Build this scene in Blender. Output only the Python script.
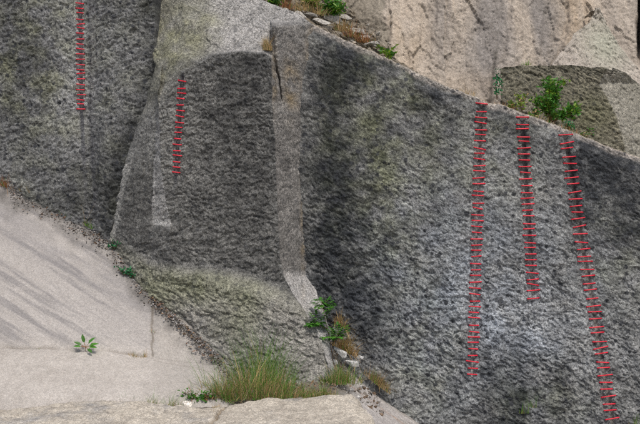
import bpy, math, random
import numpy as np

random.seed(7)
rng = np.random.default_rng(11)
for o in list(bpy.data.objects):
    bpy.data.objects.remove(o)
scene = bpy.context.scene
COL = scene.collection

# ------------------------------------------------------------------ camera
D = 9.6            # metres from the camera to the right-hand rock face (plane Y = 0)
EYE = 2.0          # eye height above the foreground ledge
F = 711.1          # focal length in photo pixels (40 mm on a 36 mm sensor, 640 px)
cam_d = bpy.data.cameras.new('camera')
cam_d.lens = 40.0
cam_d.sensor_width = 36.0
cam_d.clip_end = 3000
cam = bpy.data.objects.new('camera', cam_d)
cam.location = (0, -D, EYE)
cam.rotation_euler = (math.pi / 2, 0, 0)
COL.objects.link(cam)
scene.camera = cam

# ------------------------------------------------------------------ light
SUN_EL, SUN_AZ = math.radians(60), math.radians(160)   # azimuth clockwise from +Y
w = bpy.data.worlds.new('World')
scene.world = w
w.use_nodes = True
nt = w.node_tree
sky = nt.nodes.new('ShaderNodeTexSky')
sky.sky_type = 'NISHITA'
sky.sun_disc = False
sky.sun_elevation = SUN_EL
sky.sun_rotation = SUN_AZ
sky.air_density = 1.0
sky.dust_density = 4.0
sky.ozone_density = 1.0
bg = nt.nodes['Background']
nt.links.new(sky.outputs[0], bg.inputs[0])
bg.inputs[1].default_value = 0.085
sd = bpy.data.lights.new('sun', 'SUN')
sd.energy = 1.5
sd.angle = math.radians(10)
sd.color = (1.0, 0.95, 0.87)
sun = bpy.data.objects.new('sun', sd)
sun.rotation_euler = (math.pi / 2 - SUN_EL, 0, math.pi - SUN_AZ)
COL.objects.link(sun)
scene.view_settings.view_transform = 'Standard'
scene.view_settings.look = 'None'
scene.view_settings.exposure = 0.62
scene.cycles.use_denoising = False
scene.view_settings.gamma = 1.0
scene.view_settings.use_curve_mapping = False


# ------------------------------------------------------------------ numeric helpers
def wx(u, Y): return (u - 320.0) * (Y + D) / F
def wz(v, Y): return EYE + (212.0 - v) * (Y + D) / F
def P(u, v, Y): return (wx(u, Y), Y, wz(v, Y))

_perm = np.random.default_rng(3).permutation(256).astype(np.int32)
_perm = np.concatenate([_perm, _perm])
_g = np.random.default_rng(5).normal(size=(256, 3)).astype(np.float32)
_g /= np.linalg.norm(_g, axis=1)[:, None]


def perlin(x, y, z):
    x = np.asarray(x, np.float32); y = np.asarray(y, np.float32); z = np.asarray(z, np.float32)
    x, y, z = np.broadcast_arrays(x, y, z)
    xi = np.floor(x).astype(np.int32); yi = np.floor(y).astype(np.int32); zi = np.floor(z).astype(np.int32)
    xf = x - xi; yf = y - yi; zf = z - zi
    xi &= 255; yi &= 255; zi &= 255
    fu = xf * xf * xf * (xf * (xf * 6 - 15) + 10)
    fv = yf * yf * yf * (yf * (yf * 6 - 15) + 10)
    fw = zf * zf * zf * (zf * (zf * 6 - 15) + 10)
    out = np.zeros(x.shape, np.float32)
    for i in (0, 1):
        px = _perm[(xi + i) & 255]
        a = fu if i else 1 - fu
        for j in (0, 1):
            py = _perm[px + ((yi + j) & 255)]
            b = fv if j else 1 - fv
            for k in (0, 1):
                h = _perm[py + ((zi + k) & 255)]
                g = _g[h]
                d = g[..., 0] * (xf - i) + g[..., 1] * (yf - j) + g[..., 2] * (zf - k)
                out += a * b * (fw if k else 1 - fw) * d
    return out * 1.5


def fbm(x, y, z, octv=4, lac=2.03, gain=0.5, mode=0):
    tot = 0; amp = 1.0; s = 0
    for o in range(octv):
        n = perlin(x + 17.3 * o, y + 5.1 * o, z + 9.7 * o)
        if mode == 1: n = 1 - 2 * np.abs(n) * 1.3       # ridged
        elif mode == 2: n = np.abs(n) * 2.6 - 1         # billow
        tot = tot + n * amp
        s += amp
        amp *= gain; x = x * lac; y = y * lac; z = z * lac
    return tot / s


def sm(e0, e1, x):
    t = np.clip((x - e0) / (e1 - e0), 0, 1)
    return t * t * (3 - 2 * t)

def ip(x, *pts):
    return np.interp(x, [p[0] for p in pts], [p[1] for p in pts])

def blob(u, v, cu, cv, ru, rv, ang=0):
    c, s = math.cos(math.radians(ang)), math.sin(math.radians(ang))
    du, dv = u - cu, v - cv
    a = (du * c + dv * s) / ru; b = (-du * s + dv * c) / rv
    return np.exp(-(a * a + b * b))

def mixc(a, b, t):
    t = np.asarray(t)[..., None]
    return np.asarray(a) * (1 - t) + np.asarray(b) * t


_hr = np.random.default_rng(9).random((4, 4096)).astype(np.float32)
def facets(a, b, cell, seed=0):
    """chipped-stone facets: every jittered cell is a small tilted plane (heights in cell units)"""
    x = np.asarray(a / cell, np.float32); y = np.asarray(b / cell, np.float32)
    xi = np.floor(x).astype(np.int32); yi = np.floor(y).astype(np.int32)
    best = np.full(x.shape, 9., np.float32); out = np.zeros(x.shape, np.float32)
    for i in (-1, 0, 1):
        for j in (-1, 0, 1):
            cx, cy = xi + i, yi + j
            h = (cx * 73 + cy * 1291 + (cx * cy) % 61 * 7 + seed * 331) & 4095
            dx_ = x - (cx + _hr[0][h]); dy_ = y - (cy + _hr[1][h])
            d_ = dx_ * dx_ + dy_ * dy_
            hh = (h * 5 + 17) & 4095
            val = (_hr[2][h] - .5) * .55 + dx_ * (_hr[3][h] - .5) * 1.3 + dy_ * (_hr[2][hh] - .5) * 1.9
            m_ = d_ < best
            best = np.where(m_, d_, best); out = np.where(m_, val, out)
    return out


def rough(X, Z, Yc, ang=-25, amp=1.0, big=0.05, mid=0.030, fine=0.012, st=1.3, fm=6.0, seed=0.0):
    """split-granite relief in metres; features stretched along `ang` degrees"""
    c, s = math.cos(math.radians(ang)), math.sin(math.radians(ang))
    a = X * c + Z * s; b = -X * s + Z * c
    wob = 0.12 * fbm(X * 1.7 + seed, Z * 1.7, Yc + 3.1, 2)
    a = a + wob; b = b + wob
    r = big * fbm(X * 0.75 + seed, Z * 0.75, Yc * .5 + 1.3, 3)
    m = fbm(a * fm + seed, b * fm * st, Yc + 7.7, 4, gain=0.58)
    m2 = fbm(a * fm * .9 + 31 + seed, b * fm * st * .9, Yc + 2.2, 3, gain=.55, mode=2)
    env = 0.75 + 0.6 * fbm(X * .9 + 40 + seed, Z * .9, Yc, 2)
    rg = fbm(a * fm * 1.6 + 11 + seed, b * fm * 2.2, Yc + 3.3, 3, gain=.55, mode=1)
    r = r + mid * env * (.75 * m + 0.30 * m2 - .38 * np.clip(rg, -.2, 1))
    r = r + fine * (.7 * fbm(a * 19 + seed, b * 23, Yc + 4.4, 3, gain=0.65) + .5 * fbm(a * 15 + seed, b * 18, Yc + 9.4, 2, gain=.6, mode=1))
    wa = .035 * fbm(X * 11 + seed, Z * 11, Yc + 1.1, 3); wb = .035 * fbm(X * 11 + 50 + seed, Z * 11, Yc + 6.1, 3)
    r = r + mid * env * .55 * facets((a + wa * 1.5) * .75, b + wb * 1.5, .105, int(seed)) + fine * .75 * facets((a + wa) * .75, b + wb, .045, int(seed) + 7)
    return r * amp


# ------------------------------------------------------------------ materials
def new_mat(name):
    m = bpy.data.materials.new(name)
    m.use_nodes = True
    return m, m.node_tree, m.node_tree.nodes['Principled BSDF']


def rock_material(name, grain=90, contrast=0.55, spots=0.0, rough_=0.92, bump=0.4, flake=0.0):
    m, t, b = new_mat(name)
    N, L = t.nodes, t.links
    tc = N.new('ShaderNodeTexCoord')
    at = N.new('ShaderNodeAttribute'); at.attribute_name = 'Col'
    n1 = N.new('ShaderNodeTexNoise'); n1.inputs['Scale'].default_value = grain
    n1.inputs['Detail'].default_value = 2; n1.inputs['Roughness'].default_value = .65
    n2 = N.new('ShaderNodeTexNoise'); n2.inputs['Scale'].default_value = grain * .42
    n2.inputs['Detail'].default_value = 5; n2.inputs['Roughness'].default_value = .7
    for n in (n1, n2): L.new(tc.outputs['Object'], n.inputs['Vector'])
    r1 = N.new('ShaderNodeMapRange')
    r1.inputs['From Min'].default_value = .41; r1.inputs['From Max'].default_value = .59
    r1.inputs['To Min'].default_value = 1 - contrast; r1.inputs['To Max'].default_value = 1 + contrast
    L.new(n1.outputs['Fac'], r1.inputs['Value'])
    r2 = N.new('ShaderNodeMapRange')
    r2.inputs['From Min'].default_value = .40; r2.inputs['From Max'].default_value = .60
    r2.inputs['To Min'].default_value = 1 - contrast * .8; r2.inputs['To Max'].default_value = 1 + contrast * .8
    L.new(n2.outputs['Fac'], r2.inputs['Value'])
    mu = N.new('ShaderNodeMath'); mu.operation = 'MULTIPLY'
    L.new(r1.outputs[0], mu.inputs[0]); L.new(r2.outputs[0], mu.inputs[1])
    mx = N.new('ShaderNodeVectorMath'); mx.operation = 'SCALE'
    L.new(at.outputs['Color'], mx.inputs[0]); L.new(mu.outputs[0], mx.inputs['Scale'])
    last = mx.outputs[0]
    if spots > 0:      # dark lichen / mineral spots of their own shape
        vo = N.new('ShaderNodeTexVoronoi'); vo.inputs['Scale'].default_value = 11
        vo.inputs['Randomness'].default_value = 1
        nn = N.new('ShaderNodeTexNoise'); nn.inputs['Scale'].default_value = 35
        ad = N.new('ShaderNodeVectorMath'); ad.operation = 'MULTIPLY_ADD'
        ad.inputs[1].default_value = (.05, .05, .05)
        L.new(tc.outputs['Object'], nn.inputs['Vector'])
        L.new(nn.outputs['Color'], ad.inputs[0]); L.new(tc.outputs['Object'], ad.inputs[2])
        L.new(ad.outputs[0], vo.inputs['Vector'])
        sp = N.new('ShaderNodeSeparateColor'); L.new(vo.outputs['Color'], sp.inputs[0])
        th = N.new('ShaderNodeMath'); th.operation = 'MULTIPLY'; th.inputs[1].default_value = .46
        L.new(sp.outputs[0], th.inputs[0])
        pw = N.new('ShaderNodeMath'); pw.operation = 'POWER'; pw.inputs[1].default_value = 1.6
        L.new(th.outputs[0], pw.inputs[0])
        sb = N.new('ShaderNodeMath'); sb.operation = 'SUBTRACT'
        L.new(pw.outputs[0], sb.inputs[0]); L.new(vo.outputs['Distance'], sb.inputs[1])
        rr = N.new('ShaderNodeMapRange')
        rr.inputs['From Min'].default_value = -.14; rr.inputs['From Max'].default_value = -.04
        rr.inputs['To Min'].default_value = 0; rr.inputs['To Max'].default_value = spots
        L.new(sb.outputs[0], rr.inputs['Value'])
        mm = N.new('ShaderNodeMix'); mm.data_type = 'RGBA'
        L.new(rr.outputs[0], mm.inputs['Factor'])
        L.new(last, mm.inputs['A']); mm.inputs['B'].default_value = (.03, .033, .04, 1)
        last = mm.outputs['Result']
    L.new(last, b.inputs['Base Color'])
    b.inputs['Roughness'].default_value = rough_
    b.inputs['Specular IOR Level'].default_value = .3
    bp = N.new('ShaderNodeBump'); bp.inputs['Strength'].default_value = bump
    bp.inputs['Distance'].default_value = .012
    n3 = N.new('ShaderNodeTexNoise'); n3.inputs['Scale'].default_value = 60
    n3.inputs['Detail'].default_value = 4; n3.inputs['Roughness'].default_value = .7
    L.new(tc.outputs['Object'], n3.inputs['Vector'])
    L.new(n3.outputs['Fac'], bp.inputs['Height']); L.new(bp.outputs[0], b.inputs['Normal'])
    return m


def leaf_material(name, c1, c2, scale=40, trans=.35, rough_=.5):
    m, t, b = new_mat(name)
    N, L = t.nodes, t.links
    at = N.new('ShaderNodeAttribute'); at.attribute_name = 'Col'
    tc = N.new('ShaderNodeTexCoord')
    n = N.new('ShaderNodeTexNoise'); n.inputs['Scale'].default_value = scale
    L.new(tc.outputs['Object'], n.inputs['Vector'])
    mx = N.new('ShaderNodeMix'); mx.data_type = 'RGBA'
    mx.inputs['A'].default_value = (*c1, 1); mx.inputs['B'].default_value = (*c2, 1)
    L.new(n.outputs['Fac'], mx.inputs['Factor'])
    m2 = N.new('ShaderNodeMix'); m2.data_type = 'RGBA'; m2.blend_type = 'MULTIPLY'
    m2.inputs['Factor'].default_value = 1
    L.new(mx.outputs['Result'], m2.inputs['A']); L.new(at.outputs['Color'], m2.inputs['B'])
    L.new(m2.outputs['Result'], b.inputs['Base Color'])
    b.inputs['Roughness'].default_value = rough_
    tr = N.new('ShaderNodeBsdfTranslucent'); L.new(m2.outputs['Result'], tr.inputs['Color'])
    ms = N.new('ShaderNodeMixShader'); ms.inputs[0].default_value = trans
    L.new(b.outputs[0], ms.inputs[1]); L.new(tr.outputs[0], ms.inputs[2])
    L.new(ms.outputs[0], N['Material Output'].inputs['Surface'])
    return m


M_WALL = rock_material('split_granite', 64, .38, .8, bump=.8)
M_BLOCK = rock_material('dark_granite', 64, .40, .4, bump=.8)
M_SLAB = rock_material('pale_granite', 90, .13, 0, bump=.35)
M_REAR = rock_material('warm_granite', 55, .20, 0, bump=.5)
M_LEDGE = rock_material('ledge_granite', 75, .24, 0, bump=.5)
M_STONE = rock_material('stone', 60, .3, 0)

m, t, b = new_mat('red_paint')
n = t.nodes.new('ShaderNodeTexNoise'); n.inputs['Scale'].default_value = 30
r = t.nodes.new('ShaderNodeValToRGB')
r.color_ramp.elements[0].position = .3; r.color_ramp.elements[0].color = (.55, .004, .022, 1)
r.color_ramp.elements[1].position = .7; r.color_ramp.elements[1].color = (.74, .010, .04, 1)
oi = t.nodes.new('ShaderNodeTexCoord')
t.links.new(oi.outputs['Object'], n.inputs['Vector'])
t.links.new(n.outputs['Fac'], r.inputs[0]); t.links.new(r.outputs[0], b.inputs['Base Color'])
b.inputs['Roughness'].default_value = .45
M_RED = m

M_GREEN = leaf_material('green_leaf', (.045, .17, .02), (.09, .25, .03))
M_LIME = leaf_material('lime_leaf', (.13, .26, .02), (.20, .33, .03))
M_BLUEG = leaf_material('cool_green_leaf', (.02, .16, .06), (.04, .22, .08))
M_GRASS = leaf_material('grass_blade', (.09, .22, .03), (.17, .31, .05), trans=.3)
M_STRAW = leaf_material('dry_blade', (.36, .25, .11), (.50, .38, .19), trans=.25, rough_=.8)
M_LITTER = leaf_material('leaf_litter', (.12, .075, .045), (.22, .14, .09), trans=.1, rough_=.9)
M_RUST = leaf_material('rusty_leaf', (.28, .115, .05), (.38, .21, .09), trans=.25, rough_=.8)
M_STEM = leaf_material('woody_stem', (.14, .08, .04), (.20, .12, .06), trans=.02, rough_=.8)


# ------------------------------------------------------------------ object helpers
def tag(o, label=None, cat=None, group=None, kind=None):
    if label: o['label'] = label
    if cat: o['category'] = cat
    if group: o['group'] = group
    if kind: o['kind'] = kind
    return o


def mesh_from(name, verts, faces, mat, col=None, smooth=True, parent=None, loc=None):
    me = bpy.data.meshes.new(name)
    me.from_pydata([tuple(p) for p in verts], [], faces)
    if smooth:
        me.polygons.foreach_set('use_smooth', np.ones(len(me.polygons), bool))
    a = me.color_attributes.new('Col', 'FLOAT_COLOR', 'POINT')
    c = np.ones((len(me.vertices), 4), np.float32)
    if col is not None: c[:, :3] = col
    a.data.foreach_set('color', c.ravel())
    me.materials.append(mat)
    o = bpy.data.objects.new(name, me)
    COL.objects.link(o)
    if parent: o.parent = parent
    if loc: o.location = loc
    return o


def grid_obj(name, X, Y, Z, C, mat, smooth=True):
    nr, nc = X.shape
    me = bpy.data.meshes.new(name)
    nv = nr * nc
    me.vertices.add(nv)
    co = np.stack([X, Y, Z], -1).astype(np.float32).reshape(-1)
    me.vertices.foreach_set('co', co)
    i = np.arange(nv).reshape(nr, nc)
    q = np.stack([i[:-1, :-1], i[1:, :-1], i[1:, 1:], i[:-1, 1:]], -1).reshape(-1, 4)
    nf = len(q)
    me.loops.add(nf * 4); me.polygons.add(nf)
    me.loops.foreach_set('vertex_index', q.reshape(-1).astype(np.int32))
    me.polygons.foreach_set('loop_start', np.arange(0, nf * 4, 4, dtype=np.int32))
    me.polygons.foreach_set('loop_total', np.full(nf, 4, np.int32))
    me.polygons.foreach_set('use_smooth', np.full(nf, smooth))
    me.update(calc_edges=True)
    a = me.color_attributes.new('Col', 'FLOAT_COLOR', 'POINT')
    c = np.ones((nv, 4), np.float32)
    c[:, :3] = np.clip(C, .004, .95).reshape(-1, 3)
    a.data.foreach_set('color', c.ravel())
    me.materials.append(mat)
    o = bpy.data.objects.new(name, me)
    COL.objects.link(o)
    return o


def pad(A, side, n, fn):
    """extend array A by n lines on a side; fn(edge, k) gives line k (1..n)"""
    e = {'t': A[0], 'b': A[-1], 'l': A[:, 0], 'r': A[:, -1]}[side]
    lines = [fn(e, k) for k in range(1, n + 1)]
    if side == 't': return np.concatenate([np.stack(lines[::-1]), A], 0)
    if side == 'b': return np.concatenate([A, np.stack(lines)], 0)
    if side == 'l': return np.concatenate([np.stack(lines[::-1], 1), A], 1)
    return np.concatenate([A, np.stack(lines, 1)], 1)


def curl(X, Y, Z, C, side, n, step, dz=0.0, dx=0.0, grow=1.25):
    tot = [0.0]
    for k in range(n): tot.append(tot[-1] + step * grow ** k)
    h = [perlin(k * .7 + 3.3, 1.7, 2.9) for k in range(n + 1)]
    X = pad(X, side, n, lambda e, k: e + dx * tot[k] + .02 * np.sin(e * 9 + k * 2.1) * min(k, 3) / 3)
    Z = pad(Z, side, n, lambda e, k: e + dz * tot[k] + .02 * np.sin(e * 11 + k * 1.3) * min(k, 3) / 3)
    Y = pad(Y, side, n, lambda e, k: e + tot[k])
    C = pad(C, side, n, lambda e, k: e)
    return X, Y, Z, C


# ------------------------------------------------------------------ shared lines of the place (photo pixels)
def slab_q(u, v):
    """inverse distance of the tilted slab: two planes that meet at the cross crack"""
    qA, a, b_ = .0990, -3.08e-5, 1.408e-4
    vc = crack_v(u)
    q1 = qA + a * u + b_ * (v - 185)
    qc = qA + a * u + b_ * (vc - 185)
    vf = 408.0
    q2 = qc + (1 / 7.38 - qc) * (v - vc) / (vf - vc)
    return np.where(v < vc, q1, q2)

def crack_v(u): return ip(u, (-90, 346), (0, 348), (45, 347), (85, 350), (110, 351), (152, 357), (200, 362), (300, 368))
def slab_Y(u, v): return 1.0 / slab_q(u, v) - D
def joint_v(u):   # where the slab meets the walls
    return ip(u, (-210, 104), (-90, 150), (0, 184), (30, 195), (60, 211), (108, 237), (125, 264), (140, 285), (180, 318), (215, 350), (236, 378), (250, 384), (300, 388), (330, 382))


# ------------------------------------------------------------------ right rock face with the terrace behind its top edge
STEP = .8
def top_edge(u):
    return ip(u, (200, -24), (262, 2), (313, 26), (345, 42), (380, 57), (410, 71), (440, 85), (462, 94), (478, 99), (486, 105), (500, 106), (520, 114), (560, 128), (600, 145), (640, 160), (760, 208), (840, 240))

GROOVES = {  # centre line in pixels (v -> u), v range, half width px, stitch v range, count, half length px, tilt deg
    'C': dict(line=[(95, 482), (105, 481.5), (209, 477.7), (317, 474.0), (374, 472.4), (385, 472)], v0=99, v1=383, hw=1.6, n=45, s0=104.7, s1=373.6, hl=5.4, tilt=2),
    'D': dict(line=[(105, 521.6), (117, 522), (209, 528), (298, 533.5), (310, 534)], v0=108, v1=304, hw=2.1, n=30, s0=117.4, s1=297.6, hl=5.9, tilt=0),
    'E': dict(line=[(120, 563), (134, 565.3), (240, 581.5), (310, 594), (418, 611.7), (440, 616)], v0=128, v1=460, hw=2.2, n=41, s0=134.7, s1=418.3, hl=6.6, tilt=-6),
    'A': dict(line=[(-90, 78), (0, 80), (110, 81), (160, 84), (220, 88)], v0=-90, v1=135, hw=2.0, n=22, s0=3.7, s1=109.6, hl=3.8, tilt=3),
    'B': dict(line=[(60, 183.5), (82, 182), (175, 175.6), (190, 175)], v0=76, v1=182, hw=1.9, n=17, s0=82, s1=173.4, hl=3.9, tilt=4),
}

def groove_mask(k, U, V):
    g = GROOVES[k]
    d = (U - ip(V, *g['line'])) / g['hw']
    e = sm(g['v0'] - 2, g['v0'] + 3, V) * (1 - sm(g['v1'] - 12, g['v1'], V))
    return d, e

us = np.concatenate([np.arange(236, 722, STEP), np.arange(722, 830, 2.0)])
t = np.linspace(0, 1, int(430 / STEP))
U = np.broadcast_to(us[None, :], (len(t), len(us)))
te = top_edge(us) + 1.6 * fbm(us * .09, us * 0 + 2, us * 0, 4) + 1.0 * fbm(us * .3, us * 0 + 8, us * 0, 2)
V = te[None, :] + (500 - te[None, :]) * t[:, None] ** 1.0
Y0 = ip(U, (236, .02), (310, .02), (420, -.06), (560, 0), (720, .10)) - .0011 * (V - 200) * sm(240, 420, V)
Y0 = Y0 + .9 * sm(300, 268, U) * sm(120, 30, V)
Y0 = Y0 + .06 * sm(14, 0, V - te[None, :])                     # worn top arris
X0, Z0 = wx(U, Y0), wz(V, Y0)
ro = rough(X0, Z0, 0 * X0, ang=-28, mid=.040, fine=.022, big=.06)
ro = ro * (.72 + .58 * sm(150, 330, V + .35 * (420 - U)))
dm = np.zeros_like(ro)
gm_c = {}
for k in 'CDE':
    d, e = groove_mask(k, U, V)
    ins = np.clip(1 - d * d, 0, 1) * e
    near = np.exp(-(d / 1.3) ** 2) * e
    ro = ro * (1 - .85 * near)
    dm += .030 * np.sqrt(ins)
    gm_c[k] = np.clip(1.25 - np.abs(d), 0, 1) * e
Yw = Y0 + ro + dm
Xw, Zw = wx(U, Y0), wz(V, Y0)
# colour: grey granite, whitish lime haze, dark algae, olive lichen
nz = fbm(Xw * 1.3, Zw * 1.3, 0 * Xw + 5, 4, gain=.6)
nf = fbm(Xw * 6, Zw * 6, 0 * Xw + 8, 4, gain=.65)
vert = fbm(Xw * 2.2, Zw * .35, 0 * Xw + 2, 3, gain=.6)         # water streaks
f = .36 + .40 * nz + .60 * nf + .30 * vert
f += .26 * blob(U, V, 470, 215, 75, 110) + .30 * blob(U, V, 510, 315, 60, 40, 20) + .18 * blob(U, V, 420, 400, 60, 60)
f += .16 * blob(U, V, 600, 330, 60, 90) + .10 * blob(U, V, 550, 190, 22, 90)
f -= .24 * sm(70, 8, V - te[None, :]) * np.clip(.4 + 1.6 * fbm(Xw * 1.1 + 70, Zw * 1.1, 0 * Xw + 3, 3), 0, 1) + .24 * blob(U, V, 335, 55, 34, 70) + .26 * blob(U, V, 330, 200, 26, 120) + .18 * blob(U, V, 350, 290, 40, 60)
f -= .32 * blob(U, V, 515, 385, 38, 42) + .30 * blob(U, V, 610, 190, 42, 48) + .14 * blob(U, V, 430, 110, 50, 30)
f -= .08 * sm(26, 0, V - te[None, :])
f = np.clip(f, 0, 1.1)
C = mixc((.035, .038, .042), (.335, .337, .325), f)
li = np.clip(1.3 * blob(U, V, 385, 130, 38, 120) + .5 * blob(U, V, 330, 150, 20, 120) + .5 * blob(U, V, 480, 150, 60, 60) + .45 * blob(U, V, 425, 360, 36, 80) + .7 * blob(U, V, 540, 400, 45, 30) + .5 * blob(U, V, 620, 255, 40, 50), 0, 1) * np.clip(.4 + 1.6 * fbm(Xw * 3, Zw * 3, 0 * Xw + 31, 4), 0, 1)
C = mixc(C, C * np.array([1.0, 1.03, .72]) + np.array([.012, .014, .0]), li * .85)
blue = np.clip(1.2 * blob(U, V, 480, 300, 130, 120) * (.6 + fbm(Xw * 2, Zw * 2, 0 * Xw + 55, 3)), 0, 1)
C = mixc(C, C * np.array([1.04, 1.13, 1.30]), blue)
# groove lining: dark soot-like dirt near the top, paler drill dust lower down
for k, (vd0, vd1, cd, cl) in {'C': (150, 230, (.085, .08, .08), (.24, .24, .238)), 'D': (290, 330, (.05, .05, .055), (.13, .13, .13)), 'E': (215, 330, (.055, .053, .055), (.20, .19, .175))}.items():
    mixv = sm(vd0 - 70, vd1, V)
    gc = mixc(cd, cl, mixv) * (1 + .5 * nf[..., None])
    C = mixc(C, gc, np.clip(gm_c[k] * 1.4, 0, 1) * .75)
    d, e = groove_mask(k, U, V)
    C = mixc(C, C * .6, np.exp(-((d - .3) / 2.2) ** 2) * e * sm(70, 10, V - te[None, :]) * .8)
# bare broken stone along the top arris
ar = sm(5.5 + 4 * perlin(us * .05, us * 0 + .5, us * 0)[None, :], 1.0, V - te[None, :]) * np.clip(.55 + .8 * fbm(Xw * 5, Zw * 5, 0 * Xw + 91, 3), 0, 1)
C = mixc(C, np.array([.46, .42, .38]), ar * .85)
WALL_SURF = (us, te, Yw, Y0)
# terrace behind the edge
Xp, Yp, Zp, Cp = Xw, Yw, Zw, C
tot = np.cumsum(np.concatenate([[.03, .05, .08], np.full(34, .14)]))
ex, ey, ez = Xp[0].copy(), Yp[0].copy(), Zp[0].copy()
rx, ry, rz, rc = [], [], [], []
for d_ in tot[::-1]:
    nn_ = .10 * fbm(ex * 1.3, 0 * ex + d_ * 1.3, 0 * ex + 4, 4)
    rx.append(ex); ry.append(ey + d_); rz.append(ez + .03 + .06 * d_ + nn_ * min(1, d_ / .5))
    rc.append(mixc((.20, .17, .13), (.34, .30, .25), np.clip(.5 + nn_ * 6, 0, 1)))
Xp = np.concatenate([np.stack(rx), Xp]); Yp = np.concatenate([np.stack(ry), Yp])
Zp = np.concatenate([np.stack(rz), Zp]); Cp = np.concatenate([np.stack(rc), Cp])
rw = grid_obj('granite_wall', Xp, Yp, Zp, Cp, M_WALL)
tag(rw, 'broad grey granite face with slanting top edge and three stitched drill grooves', 'rock face')


# ------------------------------------------------------------------ left rock face
us = np.concatenate([np.arange(-200, -5, 2.0)[:-1], np.arange(-5, 205, STEP)])
vs = np.arange(-95, 300, STEP)
U, V = np.meshgrid(us, vs)
Y0 = .5 - .0035 * U + .0012 * (200 - V)
Lm = ip(V, (-95, 144), (0, 150), (58, 153), (66, 156), (100, 147), (170, 121), (235, 107), (300, 104))
Y0 = Y0 + 1.3 * sm(2, 26, U - Lm)
Y0 = Y0 + .10 * blob(U, V, 90, 120, 9, 160) - .05 * blob(U, V, 115, 120, 25, 120) + .06 * sm(125, 160, U)
X0, Z0 = wx(U, Y0), wz(V, Y0)
ro = rough(X0, Z0, 0 * X0 + 20, ang=25, mid=.038, fine=.022, seed=50)
d, e = groove_mask('A', U, V)
near = np.exp(-(d / 1.4) ** 2) * e
ro *= (1 - .85 * near)
dm = .026 * np.sqrt(np.clip(1 - d * d, 0, 1)) * e
YL = Y0 + ro + dm
nz = fbm(X0 * 1.3 + 9, Z0 * 1.3, 0 * X0 + 5, 4, gain=.6)
nf = fbm(X0 * 6 + 9, Z0 * 6, 0 * X0 + 8, 4, gain=.65)
f = .42 + .28 * nz + .5 * nf + .22 * blob(U, V, 70, 50, 22, 90) + .16 * blob(U, V, 95, 90, 35, 50) - .22 * blob(U, V, 125, 170, 40, 60) - .2 * blob(U, V, 60, 200, 50, 18) - .12 * blob(U, V, 20, 60, 30, 60) - .30 * np.exp(-(np.clip(Lm - U, 0, 99) / 15) ** 2) * (.7 + .6 * nz)  # last term paints the shadow along the block seam into the colour
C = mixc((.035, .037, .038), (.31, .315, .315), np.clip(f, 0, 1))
li = np.clip(.8 * blob(U, V, 25, 60, 50, 70) + .6 * blob(U, V, 42, 10, 8, 30) + .35, 0, 1) * np.clip(.3 + 1.5 * fbm(X0 * 3, Z0 * 3, 0 * X0 + 77, 4), 0, 1)
C = mixc(C, C * np.array([1.02, 1.03, .70]) + np.array([.01, .011, .0]), li * .85)
g = np.clip(1.3 - np.abs(d), 0, 1) * sm(-100, -80, V)
C = mixc(C, np.array([.075, .078, .09]) * (1 + .5 * nf[..., None]), np.clip(g * 1.4, 0, 1) * .85 * (1 - .6 * sm(120, 200, V)))
d2 = (U - ip(V, (-90, 89), (110, 90), (215, 96))) / 2.2
C = mixc(C, np.array([.07, .072, .08]), np.exp(-d2 * d2) * .6)
LEFT_SURF = (us, vs, YL)
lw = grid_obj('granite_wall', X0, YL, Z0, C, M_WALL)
tag(lw, 'rough dark granite face rising behind the tilted pale slab', 'rock face')


# ------------------------------------------------------------------ middle block standing forward of both faces
def mid_L(v): return ip(v, (-95, 144), (0, 150), (40, 151), (58, 153), (66, 156), (100, 147), (130, 136), (170, 121), (200, 113), (235, 107), (300, 104), (420, 104))
def mid_S1(v): return ip(v, (-95, 60), (-50, 135), (0, 240), (14, 268), (25, 271.5), (60, 271), (100, 271.5), (140, 275), (200, 277), (250, 279), (275, 283), (290, 291), (310, 303), (330, 315), (345, 322), (365, 328), (420, 334))
def mid_S2(v): return ip(v, (-95, 75), (-50, 150), (0, 262), (14, 299), (25, 313), (60, 311), (80, 306), (100, 303.5), (140, 301.5), (200, 303.5), (250, 306.5), (275, 309), (290, 316), (310, 322), (330, 329), (345, 331), (365, 333), (420, 340))
def arch_v(u): return ip(u, (100, 130), (140, 118), (160, 98), (172, 80), (185, 64), (210, 55), (235, 51), (262, 52), (272, 57), (320, 57))

vs = np.arange(-92, 418, STEP)
nA, nB = 226, 52
s = np.concatenate([np.linspace(0, 1, nA), 1 + np.linspace(0, 1, nB)[1:]])
Lr, S1r, S2r = mid_L(vs), mid_S1(vs), mid_S2(vs)
Lr = Lr + 1.6 * fbm(vs * .08, vs * 0 + 4, vs * 0, 4)
S1r = S1r + 2.2 * fbm(vs * .06, vs * 0 + 14, vs * 0, 4)
S2r = S2r + 3.0 * fbm(vs * .05, vs * 0 + 24, vs * 0, 3)
S2r = np.maximum(S2r, S1r + 1)
U = np.where(s[None, :] <= 1, Lr[:, None] + (S1r - Lr)[:, None] * np.clip(s, 0, 1)[None, :], S1r[:, None] + (S2r - S1r)[:, None] * np.clip(s - 1, 0, 1)[None, :])
V = np.broadcast_to(vs[:, None], U.shape)
sg = np.broadcast_to(s[None, :], U.shape)
av = arch_v(U) + 2.2 * fbm(U * .05, V * 0, V * 0 + 6, 3)
face = -.42 - .0004 * (V - 60)
lean = -.33 + .0105 * np.clip(av - V, 0, 400)                    # pale top leans away above the arch
aw = 1.5 + 13 * sm(215, 185, U)
top_m = sm(1, -1, (V - av + 10 * sm(215, 185, U) * fbm(U * .06, V * .06, 0 * U + 2, 3)) / aw)
front = face * (1 - top_m) + lean * top_m
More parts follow.
